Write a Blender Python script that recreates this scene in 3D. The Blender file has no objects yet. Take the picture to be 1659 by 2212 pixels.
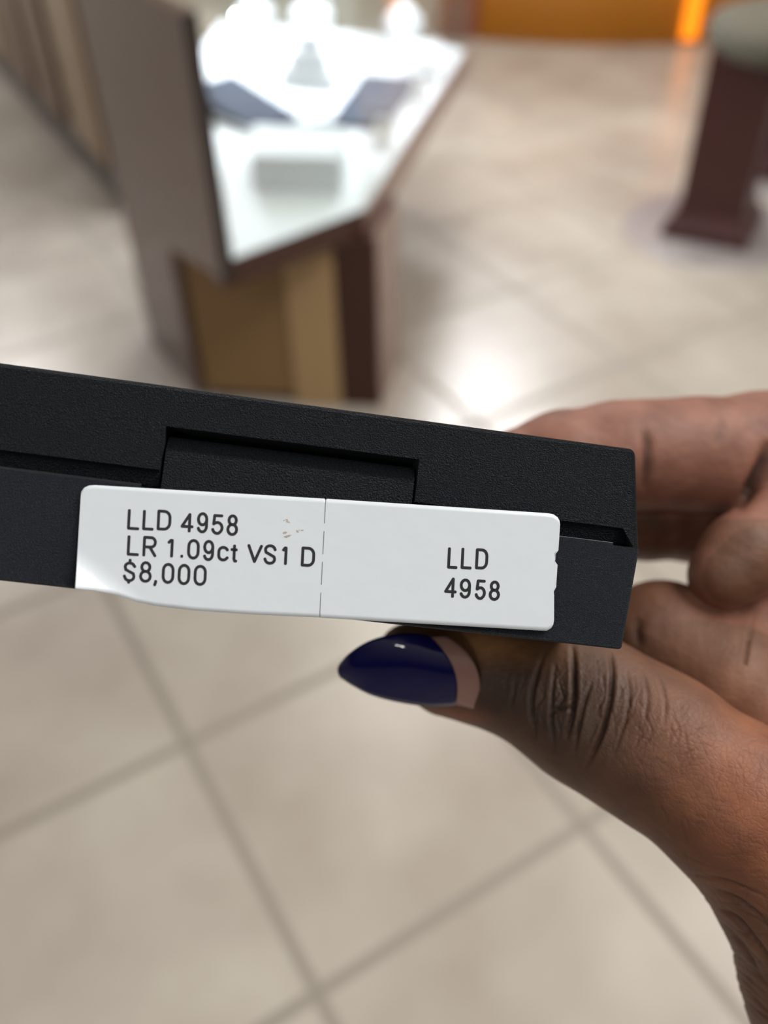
import bpy, bmesh, math, random
import numpy as np
from mathutils import Vector, Matrix, noise
random.seed(7)
C = bpy.context.scene.collection
scn = bpy.context.scene

# ------------------------------------------------------------------ camera
FPX, PITCH, ROLL, HCAM, CX, CY = 1975.0, 0.7405, -0.029, 1.30, 829.5, 1106.0
cp, sp, cr, sr = math.cos(PITCH), math.sin(PITCH), math.cos(ROLL), math.sin(ROLL)
DV = Vector((0, cp, -sp))
RV = cr * Vector((1, 0, 0)) + sr * Vector((0, sp, cp))
UV = -sr * Vector((1, 0, 0)) + cr * Vector((0, sp, cp))
CAM = Vector((0, 0, HCAM))
cam = bpy.data.cameras.new('camera')
cam.sensor_fit = 'VERTICAL'
cam.lens = 4.25
cam.sensor_height = 4.25 * 2212 / FPX
cam.sensor_width = 4.25 * 1659 / FPX
cam.clip_start = 0.01
cam.clip_end = 60
cam.dof.use_dof = True
cam.dof.focus_distance = 0.129
cam.dof.aperture_fstop = 4.25 / 3.0
co = bpy.data.objects.new('camera', cam)
C.objects.link(co)
m3 = Matrix((RV, UV, -DV)).transposed()
co.matrix_world = Matrix.Translation(CAM) @ m3.to_4x4()
scn.camera = co

# ------------------------------------------------------------------ world, lights, exposure
scn.view_settings.view_transform = 'Standard'
scn.view_settings.look = 'None'
scn.view_settings.gamma = 1
scn.view_settings.use_curve_mapping = False
scn.view_settings.exposure = 0.0
w = bpy.data.worlds.new('mall_ambient')
scn.world = w
w.use_nodes = True
_bg = w.node_tree.nodes['Background']
_tc = w.node_tree.nodes.new('ShaderNodeTexCoord')
_sx = w.node_tree.nodes.new('ShaderNodeSeparateXYZ')
_rp = w.node_tree.nodes.new('ShaderNodeValToRGB')
_rp.color_ramp.elements[0].position = 0.0
_rp.color_ramp.elements[0].color = (0.07, 0.062, 0.056, 1)
_rp.color_ramp.elements[1].position = 0.75
_rp.color_ramp.elements[1].color = (0.80, 0.76, 0.71, 1)
w.node_tree.links.new(_tc.outputs['Generated'], _sx.inputs[0])
w.node_tree.links.new(_sx.outputs[2], _rp.inputs['Fac'])
w.node_tree.links.new(_rp.outputs['Color'], _bg.inputs[0])
_bg.inputs[1].default_value = 0.66


def area(name, loc, size, power, col=(1, 0.96, 0.9), target=None, sy=None):
    l = bpy.data.lights.new(name, 'AREA')
    l.energy = power
    l.color = col
    l.size = size
    if sy:
        l.shape = 'RECTANGLE'
        l.size_y = sy
    o = bpy.data.objects.new(name, l)
    C.objects.link(o)
    o.location = loc
    if target is not None:
        o.rotation_euler = (Vector(target) - Vector(loc)).to_track_quat('-Z', 'Y').to_euler()
    return o


area('ceiling_panel_overhead', (1.5, 0.3, 3.3), 1.2, 52, (1, 0.97, 0.93), sy=1.4)
area('ceiling_panel_right', (2.2, 1.6, 3.3), 1.0, 46, (1, 0.95, 0.88), sy=1.6)
area('ceiling_panel_far', (0.2, 4.0, 3.3), 1.2, 45, (1, 0.95, 0.9), sy=1.2)
area('ceiling_lamp_far_right', (0.80, 6.2, 3.3), 0.75, 95, (0.95, 0.95, 1.0), sy=1.0)
area('ceiling_lamp_far_left', (-3.1, 6.1, 3.3), 0.9, 105, (1.0, 0.97, 0.96), sy=1.0)
area('ceiling_downlight_near', (-1.10, -2.2, 3.2), 0.10, 9, (1, 0.97, 0.95))
area('ceiling_downlight_near_second', (-1.34, -2.1, 3.2), 0.10, 5, (1, 0.97, 0.95))


# ------------------------------------------------------------------ helpers
def W(px, py, z):
    """point seen at pixel (px,py) at depth z metres"""
    return CAM + z * (DV + (px - CX) / FPX * RV - (py - CY) / FPX * UV)


def mat(name, col=(0.5, 0.5, 0.5), rough=0.5, metal=0.0, spec=0.5, emit=None, es=0.0, bump=None):
    m = bpy.data.materials.new(name)
    m.use_nodes = True
    nt = m.node_tree
    b = nt.nodes['Principled BSDF']
    b.inputs['Base Color'].default_value = (*col, 1)
    b.inputs['Roughness'].default_value = rough
    b.inputs['Metallic'].default_value = metal
    b.inputs['Specular IOR Level'].default_value = spec
    if emit:
        b.inputs['Emission Color'].default_value = (*emit, 1)
        b.inputs['Emission Strength'].default_value = es
    tc = nt.nodes.new('ShaderNodeTexCoord')
    ns = nt.nodes.new('ShaderNodeTexNoise')
    sc, st, dist = bump if bump else (40, 0.05, 0.002)
    ns.inputs['Scale'].default_value = sc
    ns.inputs['Detail'].default_value = 3
    nt.links.new(tc.outputs['Object'], ns.inputs['Vector'])
    bp = nt.nodes.new('ShaderNodeBump')
    bp.inputs['Strength'].default_value = st
    bp.inputs['Distance'].default_value = dist
    nt.links.new(ns.outputs['Fac'], bp.inputs['Height'])
    nt.links.new(bp.outputs['Normal'], b.inputs['Normal'])
    return m


def srgb(r, g, b):
    f = lambda c: (c / 255 / 12.92) if c / 255 <= 0.04045 else ((c / 255 + 0.055) / 1.055) ** 2.4
    return (f(r), f(g), f(b))


def link(name, me, m=None, parent=None, smooth=False):
    o = bpy.data.objects.new(name, me)
    C.objects.link(o)
    if m:
        me.materials.append(m)
    if parent:
        o.parent = parent
    if smooth:
        for p in me.polygons:
            p.use_smooth = True
    return o


def obj(name, bm, m, parent=None, smooth=False):
    me = bpy.data.meshes.new(name)
    bmesh.ops.recalc_face_normals(bm, faces=bm.faces)
    bm.to_mesh(me)
    bm.free()
    return link(name, me, m, parent, smooth)


def empty(name, loc, label=None, cat=None, group=None, M=None):
    o = bpy.data.objects.new(name, None)
    o.empty_display_size = 0.05
    C.objects.link(o)
    if M is not None:
        o.matrix_world = M
    else:
        o.location = loc
    tag(o, label, cat, group)
    return o


def tag(o, label=None, cat=None, group=None, kind=None):
    if label: o['label'] = label
    if cat: o['category'] = cat
    if group: o['group'] = group
    if kind: o['kind'] = kind
    return o


def prism(bm, pts, z0, z1, inset=0.0):
    """vertical prism over plan polygon"""
    lo = [bm.verts.new((p[0], p[1], z0)) for p in pts]
    hi = [bm.verts.new((p[0], p[1], z1)) for p in pts]
    n = len(pts)
    bm.faces.new(lo[::-1])
    bm.faces.new(hi)
    for i in range(n):
        bm.faces.new((lo[i], lo[(i + 1) % n], hi[(i + 1) % n], hi[i]))


def box(bm, x0, x1, y0, y1, z0, z1, M=None, bev=0.0, seg=2):
    r = bmesh.ops.create_cube(bm, size=1)
    vs = r['verts']
    for v in vs:
        v.co = Vector((x0 + (v.co.x + .5) * (x1 - x0), y0 + (v.co.y + .5) * (y1 - y0), z0 + (v.co.z + .5) * (z1 - z0)))
    if bev:
        es = list({e for v in vs for e in v.link_edges})
        rr = bmesh.ops.bevel(bm, geom=es, offset=bev, segments=seg, affect='EDGES', profile=0.5)
        vs = list({v for f in rr['faces'] for v in f.verts} | {v for v in vs if v.is_valid})
    if M is not None:
        bmesh.ops.transform(bm, matrix=M, verts=[v for v in vs if v.is_valid])
    return vs


def seg_frame(a, b):
    """matrix with x along a->b in plan, z up, origin at a; returns (M, length)"""
    a = Vector((a[0], a[1], 0)); b = Vector((b[0], b[1], 0))
    d = (b - a); L = d.length; d.normalize()
    nrm = Vector((-d.y, d.x, 0))
    M = Matrix((d, nrm, Vector((0, 0, 1)))).transposed().to_4x4()
    M.translation = a
    return M, L


# ------------------------------------------------------------------ floor
def floor_material():
    m = bpy.data.materials.new('polished_beige_tile')
    m.use_nodes = True
    nt = m.node_tree; N = nt.nodes; Lk = nt.links
    b = N['Principled BSDF']
    tc = N.new('ShaderNodeTexCoord')
    sx = N.new('ShaderNodeSeparateXYZ'); Lk.new(tc.outputs['Object'], sx.inputs[0])

    def mth(op, a, bb=None):
        n = N.new('ShaderNodeMath'); n.operation = op
        for i, v in enumerate((a, bb)):
            if v is None: continue
            if isinstance(v, (int, float)): n.inputs[i].default_value = v
            else: Lk.new(v, n.inputs[i])
        return n.outputs[0]
    T = 0.4584
    def line(s):
        f = mth('DIVIDE', s, T)
        r = mth('SUBTRACT', f, mth('ROUND', f))
        return mth('LESS_THAN', mth('ABSOLUTE', r), 0.019)
    g = mth('MAXIMUM', line(sx.outputs[0]), line(sx.outputs[1]))
    n1 = N.new('ShaderNodeTexNoise'); n1.inputs['Scale'].default_value = 3.6; n1.inputs['Detail'].default_value = 3
    Lk.new(tc.outputs['Object'], n1.inputs['Vector'])
    cr1 = N.new('ShaderNodeValToRGB')
    cr1.color_ramp.elements[0].position = 0.25; cr1.color_ramp.elements[0].color = (*srgb(154, 143, 132), 1)
    cr1.color_ramp.elements[1].position = 0.75; cr1.color_ramp.elements[1].color = (*srgb(184, 177, 165), 1)
    Lk.new(n1.outputs['Fac'], cr1.inputs['Fac'])
    mx = N.new('ShaderNodeMix'); mx.data_type = 'RGBA'
    Lk.new(g, mx.inputs[0]); Lk.new(cr1.outputs['Color'], mx.inputs[6])
    mx.inputs[7].default_value = (*srgb(140, 132, 121), 1)
    Lk.new(mx.outputs[2], b.inputs['Base Color'])
    rg = mth('ADD', mth('MULTIPLY', g, 0.4), 0.27)
    Lk.new(rg, b.inputs['Roughness'])
    b.inputs['Specular IOR Level'].default_value = 0.6
    return m


bm = bmesh.new()
bmesh.ops.create_grid(bm, x_segments=8, y_segments=8, size=11)
fl = obj('floor', bm, floor_material())
fl.rotation_euler = (0, 0, -1.0449)
fl.location = (-0.3385, 0.8672, 0)
tag(fl, kind='structure')

# ------------------------------------------------------------------ materials
M_gable = mat('mauve_laminate', srgb(98, 74, 66), 0.22, spec=0.9)
M_edge = mat('dark_edge_tone', srgb(42, 33, 31), 0.4)  # dark for the shade on the end panel's front edge; counter top shares it
M_trim = mat('dark_brown_trim', srgb(66, 36, 26), 0.35)
M_sidem = mat('light_mauve_laminate', srgb(142, 116, 106), .25)
M_olive = mat('olive_tan_panel', srgb(136, 106, 68), 0.5, bump=(60, .1, .002))
M_tan = mat('light_tan_panel', srgb(176, 146, 106), 0.4)
M_dkb = mat('dark_brown_panel', srgb(62, 28, 18), 0.4)
M_white = mat('white_display_board', (0.82, 0.84, 0.87), 0.5)
M_slate = mat('slate_blue_velvet', srgb(58, 66, 86), 0.8, bump=(300, .3, .001))
M_chrome = mat('polished_metal', (0.8, 0.8, 0.82), 0.12, metal=1)
M_gold = mat('gold', (0.9, 0.6, 0.25), 0.18, metal=1)
M_led = mat('led_strip', (1, 1, 1), 0.5, emit=(0.9, 0.93, 1.0), es=230)
M_puck = mat('led_puck', (1, 1, 1), 0.5, emit=(0.85, 0.93, 1.0), es=60)


def glass_mat():
    m = bpy.data.materials.new('clear_glass')
    m.use_nodes = True
    nt = m.node_tree; N = nt.nodes
    N.remove(N['Principled BSDF'])
    out = N['Material Output']
    t = N.new('ShaderNodeBsdfTransparent'); t.inputs[0].default_value = (0.93, 0.96, 0.95, 1)
    g = N.new('ShaderNodeBsdfGlossy'); g.inputs['Roughness'].default_value = 0.02
    lw0 = N.new('ShaderNodeLayerWeight'); lw0.inputs['Blend'].default_value = .5
    pw = N.new('ShaderNodeMath'); pw.operation = 'POWER'; pw.inputs[1].default_value = 5
    nt.links.new(lw0.outputs['Facing'], pw.inputs[0])
    lw = N.new('ShaderNodeMath'); lw.operation = 'MULTIPLY_ADD'; lw.inputs[1].default_value = .8; lw.inputs[2].default_value = .04
    nt.links.new(pw.outputs[0], lw.inputs[0])
    mx = N.new('ShaderNodeMixShader')
    nt.links.new(lw.outputs[0], mx.inputs[0]); nt.links.new(t.outputs[0], mx.inputs[1]); nt.links.new(g.outputs[0], mx.inputs[2])
    nt.links.new(mx.outputs[0], out.inputs[0])
    return m


M_glass = glass_mat()

# ------------------------------------------------------------------ jewellery display case
A = (-.299, 1.613); B = (-.025, 1.835); Cc = (.289, 2.948); D1 = (.05, 3.12); D2 = (-.50, 3.35); Q1 = (-.608, 2.126); Q2 = (-.442, 1.876)
ZF, ZT = 0.47, 0.91
case = empty('display_case', (-0.2, 2.3, 0), 'lit glass jewellery display case with mauve end panel on brown and tan base', 'display case')
P0 = Vector((-0.2, 2.3, 0))


def cobj(name, bm, m, smooth=False):
    bmesh.ops.translate(bm, vec=-P0, verts=bm.verts)
    return obj(name, bm, m, case, smooth)


# end panel (L shaped, continuous from floor to glass top)
Mg, Lg = seg_frame(A, Q1)
t2 = (Vector(Q2) - Vector(A)).length
bm = bmesh.new()
prof = [(0, .447), (t2, .39), (t2, 0), (Lg, 0), (Lg, ZT), (0, ZT)]
th = 0.026
f0 = [bm.verts.new(Mg @ Vector((p[0], 0, p[1]))) for p in prof]
f1 = [bm.verts.new(Mg @ Vector((p[0], -th, p[1]))) for p in prof]
bm.faces.new(f0); bm.faces.new(f1[::-1])
for i in range(6):
    bm.faces.new((f0[i], f1[i], f1[(i + 1) % 6], f0[(i + 1) % 6]))
cobj('end_panel', bm, M_gable)
bm = bmesh.new()
box(bm, -.004, -.0005, -th, 0, .447, ZT, Mg)
cobj('shaded_edge', bm, M_edge)  # front edge of the end panel, its shade put into a dark colour
# base
bm = bmesh.new()
S2 = (.05, 1.985)
prism(bm, [(-.415, 1.88), (-.002, 1.812), (S2[0] - .004, S2[1]), (.02, 2.75), (-.45, 2.95), (-.57, 2.13)], 0, .42)
cobj('base_cabinet', bm, M_dkb)
Mb, Lb = seg_frame((-.425, 1.865), (0.0, 1.805))
bm = bmesh.new(); box(bm, 0.0, .222, -.004, .012, 0.02, .43, Mb, .002); cobj('front_panel', bm, M_olive)
bm = bmesh.new(); box(bm, .224, .335, -.012, .012, 0.0, .43, Mb, .003); tag(cobj('front_panel', bm, M_tan), 'lighter tan panel')
bm = bmesh.new(); box(bm, .337, Lb, -.006, .012, 0.0, .43, Mb, .002); tag(cobj('front_panel', bm, M_dkb), 'dark brown panel')
Ms, Ls = seg_frame((0.0, 1.805), S2)
bm = bmesh.new(); box(bm, 0.001, Ls, -.002, .01, 0.0, .43, Ms, .002); cobj('side_panel', bm, M_sidem)
# deck: trim body + white floor
poly = [A, B, Cc, D1, D2, (-.59, 2.14)]
bm = bmesh.new(); prism(bm, poly, .425, ZF - .004); cobj('trim', bm, M_trim)
Mr, Lr = seg_frame(B, Cc)
bm = bmesh.new(); box(bm, 0, Lr, -.006, 0.002, .41, ZF + .004, Mr, .002); cobj('side_trim', bm, M_sidem)
cx = sum(p[0] for p in poly) / 6; cy = sum(p[1] for p in poly) / 6
bm = bmesh.new(); prism(bm, [(cx + (p[0] - cx) * .985, cy + (p[1] - cy) * .985) for p in poly], ZF - .004, ZF); cobj('case_floor', bm, M_white)
Mf, Lf = seg_frame(A, B)
bm = bmesh.new(); box(bm, 0.026, Lf, -.006, -.001, .425, ZF + .012, Mf, .002); cobj('front_rail', bm, M_trim)
# glass
for a, b_ in ((A, B), (B, Cc), (Cc, D1), (D1, D2)):
    Mx, Lx = seg_frame(a, b_)
    bm = bmesh.new(); box(bm, 0.004, Lx - .004, .001, .005, ZF, ZT - .004, Mx); cobj('glass_pane', bm, M_glass)
bm = bmesh.new(); prism(bm, [(cx + (p[0] - cx) * .995, cy + (p[1] - cy) * .995) for p in poly], ZT - .004, ZT + .002); cobj('glass_top', bm, M_glass)
# led strips under the front and side top edges
for a, b_, q_ in (((-.56, 2.65), (-.50, 3.30), -1), ((.13, 2.40), Cc, 1)):
    Mx, Lx = seg_frame(a, b_)
    bm = bmesh.new(); box(bm, 0.03, Lx - .02, min(.032 * q_, .048 * q_), max(.032 * q_, .048 * q_), ZT - .018, ZT - .008, Mx); cobj('led_strip', bm, M_led)
bm = bmesh.new(); box(bm, .01, .02, .01, .02, 0, .01)
bm.free()
for px_, py_, zz in ((512, 35, .62), (490, 115, .56)):
    v = (W(px_, py_, 1) - CAM); P = CAM + v * ((zz - HCAM) / v.z)
    bm = bmesh.new(); bmesh.ops.create_uvsphere(bm, u_segments=16, v_segments=10, radius=.0065)
    bmesh.ops.translate(bm, vec=P, verts=bm.verts)
    o = cobj('led_lamp', bm, M_puck if zz > .6 else M_chrome, True)
    bm = bmesh.new(); bmesh.ops.create_cone(bm, segments=12, radius1=.003, radius2=.003, depth=zz - ZF, cap_ends=True)
    bmesh.ops.translate(bm, vec=(P.x, P.y + .008, (zz + ZF) / 2), verts=bm.verts)
    s = cobj('lamp_stalk', bm, M_chrome)

# ---- things in the case
CG = 'white display props inside the lit case'


def riser(name, pts, h, m, label, cat, steps=1):
    cx_ = sum(p[0] for p in pts) / len(pts); cy_ = sum(p[1] for p in pts) / len(pts)
    bm = bmesh.new()
    for s in range(steps):
        k = 1 - .28 * s
        prism(bm, [((p[0] - cx_) * k, (p[1] - cy_) * k) for p in pts], h * s / steps, h * (s + 1) / steps)
    bmesh.ops.bevel(bm, geom=bm.edges[:], offset=.002, segments=2, affect='EDGES')
    o = obj(name, bm, m); o.location = (cx_, cy_, ZF)
    return tag(o, label, cat)


riser('display_riser', [(-.265, 1.975), (-.07, 1.945), (-.06, 2.12), (-.275, 2.16)], .075, M_white, 'low white riser block nearest the front glass of the lit case', 'display riser')
riser('display_riser', [(.10, 2.66), (.19, 2.66), (.22, 2.90), (.09, 2.90)], .05, M_white, 'white stepped block against the right glass of the case', 'display riser', 2)
riser('display_riser', [(-.25, 2.66), (-.10, 2.60), (-.06, 2.76), (-.22, 2.82)], .12, M_white, 'tall white stepped riser in the middle of the lit case', 'display riser', 3)


def wedge(loc, rz, wd, dp, h, label):
    bm = bmesh.new()
    v = [bm.verts.new(c) for c in ((-wd / 2, -dp / 2, 0), (wd / 2, -dp / 2, 0), (wd / 2, dp / 2, 0), (-wd / 2, dp / 2, 0),
                                   (-wd / 2, -dp / 2, .012), (wd / 2, -dp / 2, .012), (wd / 2, dp / 2, h), (-wd / 2, dp / 2, h))]
    for f in ((3, 2, 1, 0), (4, 5, 6, 7), (0, 1, 5, 4), (1, 2, 6, 5), (2, 3, 7, 6), (3, 0, 4, 7)):
        bm.faces.new([v[i] for i in f])
    bmesh.ops.bevel(bm, geom=bm.edges[:], offset=.003, segments=2, affect='EDGES')
    r = empty('ring_tray', (*loc, ZF), label, 'ring tray')
    r.rotation_euler = (0, 0, rz)
    obj('velvet_pad', bm, M_slate, r)
    bm = bmesh.new()
    for s in (-1, 1):
        bm = bmesh.new()
        box(bm, s * wd / 2 - .005, s * wd / 2 + .005, -dp / 2, dp / 2, 0, .014, None, .002)
        obj('tray_edge', bm, M_white, r)
    return r


wedge((-.33, 2.44), .75, .15, .27, .06, 'slate blue velvet ring tray at the left side of the lit case')
wedge((.005, 2.46), -.3, .15, .30, .04, 'slate blue velvet ring tray by the right side glass')
wedge((-.165, 2.26), .3, .14, .07, .03, 'small slate blue velvet tray behind the low front riser')


def bust(loc, h, label, rz=0):
    r = empty('necklace_bust', (*loc, ZF), label, 'necklace bust')
    r.rotation_euler = (0, 0, rz)
    bm = bmesh.new()
    prof = [(0.0, .045, .03), (.15, .045, .03), (.45, .055, .026), (.62, .06, .024), (.74, .045, .022), (.84, .022, .02), (1.0, .02, .019)]
    rings = []
    for t, a, b_ in prof:
        rings.append([bm.verts.new((a * math.cos(i * math.tau / 20), b_ * math.sin(i * math.tau / 20) + t * .02, t * h)) for i in range(20)])
    for q in range(len(rings) - 1):
        for i in range(20):
            bm.faces.new((rings[q][i], rings[q][(i + 1) % 20], rings[q + 1][(i + 1) % 20], rings[q + 1][i]))
    bm.faces.new(rings[0][::-1]); bm.faces.new(rings[-1])
    obj('bust_form', bm, M_white, r, True)
    bm = bmesh.new()
    for i in range(26):
        a = -math.pi * .95 + i * math.pi * .9 / 25
        bmesh.ops.create_icosphere(bm, subdivisions=1, radius=.0025, matrix=Matrix.Translation((.05 * math.cos(a), -.03 + .006 * math.cos(a), h * .70 + .045 * math.sin(a))))
    obj('necklace', bm, M_chrome, r)
    return r


bust((-.17, 2.97), .17, 'white necklace bust standing in the centre rear of the case', .1)
bust((-.34, 3.05), .15, 'white necklace bust at the left rear of the case', .4)
bust((.10, 3.0), .12, 'short white necklace bust in the far right corner of the case', -.3)


def ring_box(loc, rz, label):
    r = empty('ring_box', (*loc, ZF), label, 'ring box')
    r.rotation_euler = (0, 0, rz)
    bm = bmesh.new(); box(bm, -.022, .022, -.022, .022, 0, .022, None, .003); obj('box_base', bm, M_white, r)
    bm = bmesh.new(); box(bm, -.022, .022, -.003, .003, 0, .03, Matrix.Translation((0, .026, .02)) @ Matrix.Rotation(-.3, 4, 'X'), .002); obj('box_lid', bm, M_white, r)
    bm = bmesh.new()
    n, k = 20, 8
    vs = [[bm.verts.new(((.009 + .0015 * math.cos(j * math.tau / k)) * math.cos(i * math.tau / n), .0015 * math.sin(j * math.tau / k),
                         .028 + (.009 + .0015 * math.cos(j * math.tau / k)) * math.sin(i * math.tau / n))) for j in range(k)] for i in range(n)]
    for i in range(n):
        for j in range(k):
            bm.faces.new((vs[i][j], vs[(i + 1) % n][j], vs[(i + 1) % n][(j + 1) % k], vs[i][(j + 1) % k]))
    obj('ring', bm, M_gold, r, True)


ring_box((.02, 2.22), -.3, 'open white ring box on the case floor nearest the right glass')
ring_box((.118, 2.52), -.3, 'open white ring box halfway along the right glass of the case')
ring_box((-.33, 2.80), .2, 'open white ring box in front of the rear necklace busts')

# ------------------------------------------------------------------ panelled cabinet at far left
cab = empty('storage_cabinet', (-1.2, 3.7, 0), 'brown wooden cabinet with tan panels standing behind the display case', 'cabinet')
M_cab = mat('brown_cabinet_wood', srgb(50, 36, 30), 0.35)
M_cabp = mat('tan_cabinet_panel', srgb(126, 92, 68), 0.3)
M_cabl = mat('pale_cabinet_panel', srgb(160, 132, 100), 0.22)
M_kick = mat('grey_kickboard', srgb(70, 62, 58), 0.25)
Mc, Lc = seg_frame((-.835, 2.90), (-2.3, 5.5))
IC = Matrix.Translation((1.2, -3.7, 0))
bm = bmesh.new(); box(bm, 0, Lc, -.26, -.01, .12, 1.0, IC @ Mc, .004); obj('cabinet_body', bm, M_cab, cab)
bm = bmesh.new(); box(bm, .02, Lc, -.24, -.03, 0, .12, IC @ Mc); obj('kickboard', bm, M_kick, cab)
x = .04
for i, (wd, mm_) in enumerate(((.36, M_cabl), (.30, M_cabp), (.32, M_cabp), (.36, M_cabl), (.36, M_cabp))):
    bm = bmesh.new(); box(bm, x, x + wd, -.012, .004, .15, .97, IC @ Mc, .004); obj('panel', bm, mm_, cab)
    x += wd + (.12 if i == 0 else .1)
bm = bmesh.new(); box(bm, -.02, Lc, -.28, .02, 1.0, 1.03, IC @ Mc, .004); obj('worktop', bm, M_cab, cab)

# ------------------------------------------------------------------ orange curved counter
oc = empty('curved_counter', (1.35, 6.64, 0), 'orange curved counter glowing at its edge, at the far end of the floor', 'counter')
M_or = mat('orange_laminate', srgb(212, 136, 32), 0.3, spec=0.5)
M_og = mat('orange_light_strip', srgb(255, 130, 10), 0.4, emit=(1.0, .28, .01), es=1.3)
M_kb = mat('red_brown_end', srgb(150, 84, 70), 0.4)
M_gy = mat('grey_end', srgb(112, 104, 108), 0.4)


def arc_wall(r, a0, a1, z0, z1, t, n=60):
    bm = bmesh.new(); rows = []
    for i in range(n + 1):
        a = math.radians(a0 + (a1 - a0) * i / n)
        c, s = math.cos(a), math.sin(a)
        rows.append([bm.verts.new((q * c, q * s, zz)) for q, zz in ((r, z0), (r, z1), (r - t, z1), (r - t, z0))])
    for i in range(n):
        for j in range(4):
            bm.faces.new((rows[i][j], rows[i][(j + 1) % 4], rows[i + 1][(j + 1) % 4], rows[i + 1][j]))
    bm.faces.new(rows[0]); bm.faces.new(rows[-1][::-1])
    return bm


obj('counter_front', arc_wall(2.04, -114.5, -60, 0, 1.05, .06), M_or, oc, True)
obj('counter_top', arc_wall(2.10, -114.5, -60, 1.05, 1.09, .5), M_edge, oc)
obj('light_strip', arc_wall(2.052, -87.4, -85.4, 0.02, 1.0, .01, 6), M_og, oc)
Me, Le = seg_frame((.33, 4.80), (.50, 4.76))
ep = empty('end_cabinet', (.4, 4.8, 0), 'narrow red-brown and grey cabinet at the left end of the orange counter', 'cabinet')
IE = Matrix.Translation((-.4, -4.8, 0))
bm = bmesh.new(); box(bm, 0, .07, 0, .3, 0, 1.05, IE @ Me, .004); obj('side_panel', bm, M_kb, ep)
bm = bmesh.new(); box(bm, .07, .12, 0.01, .3, 0, 1.05, IE @ Me, .004); tag(obj('centre_panel', bm, M_gy, ep), 'grey centre panel')
bm = bmesh.new(); box(bm, .12, .165, 0, .3, 0, 1.05, IE @ Me, .004); obj('side_panel', bm, M_kb, ep)

# back wall far behind (mostly out of frame)
bm = bmesh.new(); box(bm, -6, 6, 10.2, 10.3, 0, 3.4)
tag(obj('wall_back', bm, mat('cream_wall', srgb(205, 190, 170), .6)), kind='structure')

# ------------------------------------------------------------------ stools
M_mar = mat('maroon_pedestal', srgb(62, 25, 23), 0.4)
M_tweed = mat('grey_green_tweed', srgb(98, 93, 80), 0.9, bump=(90, .9, .01))
M_disc = mat('grey_disc', srgb(150, 142, 140), 0.42, metal=.2)
GST = 'padded pedestal stools by the counter'


def stool():
    r = empty('pedestal_stool', (1.05, 2.69, 0), 'grey padded stool on a square maroon pedestal, nearer the orange counter gap', 'stool')
    r.rotation_euler = (0, 0, math.radians(-29))
    bm = bmesh.new()
    pr = [(.129, .0), (.129, .025), (.112, .05), (.098, .075), (.094, .11), (.094, .53)]
    rings = [[bm.verts.new((sx * a, sy * a, z)) for sx, sy in ((-1, -1), (1, -1), (1, 1), (-1, 1))] for a, z in pr]
    for q in range(len(rings) - 1):
        for i in range(4):
            bm.faces.new((rings[q][i], rings[q][(i + 1) % 4], rings[q + 1][(i + 1) % 4], rings[q + 1][i]))
    bm.faces.new(rings[0][::-1]); bm.faces.new(rings[-1])
    bmesh.ops.translate(bm, vec=(0, 0, .008), verts=bm.verts)
    obj('pedestal', bm, M_mar, r)
    bm = bmesh.new(); bmesh.ops.create_cone(bm, segments=48, radius1=.27, radius2=.262, depth=.008, cap_ends=True)  # thin grey disc on the floor around the pedestal
    bmesh.ops.translate(bm, vec=(0, 0, .004), verts=bm.verts)
    obj('floor_disc', bm, M_disc, r)
    bm = bmesh.new(); pr = [(0, .535), (.15, .535), (.19, .548), (.212, .575), (.215, .60), (.20, .628), (.15, .645), (.07, .652), (0, .654)]
    n = 40; rings = []
    for a, z in pr[1:-1]:
        rings.append([bm.verts.new((a * math.cos(i * math.tau / n), a * math.sin(i * math.tau / n), z)) for i in range(n)])
    for q in range(len(rings) - 1):
        for i in range(n):
            bm.faces.new((rings[q][i], rings[q][(i + 1) % n], rings[q + 1][(i + 1) % n], rings[q + 1][i]))
    bm.faces.new(rings[0][::-1]); bm.faces.new(rings[-1])
    o = obj('seat_cushion', bm, M_tweed, r, True)
    o.location = (.075, .045, -.03)
    return r


st = stool()
r2 = st.copy(); C.objects.link(r2)
for ch in list(st.children):
    c_ = ch.copy(); C.objects.link(c_); c_.parent = r2
r2.location = (1.42, 3.12, 0)
tag(r2, 'second grey padded stool, mostly cut off by the right edge, behind the other stool', 'stool', GST)
tag(st, 'nearer grey padded stool whose whole square maroon pedestal is in view', 'stool', GST)

# ================================================================== gem box (mm local units)
def camdir(v): return (RV * v[0] - UV * v[1] + DV * v[2])
ex = Vector((18000, 2240, FPX)).normalized()
ey = Vector((-229, 100, FPX)).normalized(); ey = (ey - ex * ex.dot(ey)).normalized()
ez = ex.cross(ey)
if ez.y > 0: ez = -ez
O_cam = Vector(((1383 - CX) / FPX, (1183 - CY) / FPX, 1)) * 0.130
Mbox = Matrix((camdir(ex), camdir(ey), camdir(ez))).transposed().to_4x4()
Mbox.translation = W(1383, 1183, 0.130)
Mbox = Mbox @ Matrix.Scale(0.001, 4)


def Lp(px, py, yo=0.0):
    v = Vector(((px - CX) / FPX, (py - CY) / FPX, 1))
    t = (O_cam.dot(ey) + yo * .001) / v.dot(ey)
    p = v * t - O_cam
    return (p.dot(ex) * 1000, p.dot(ez) * 1000)


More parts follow.
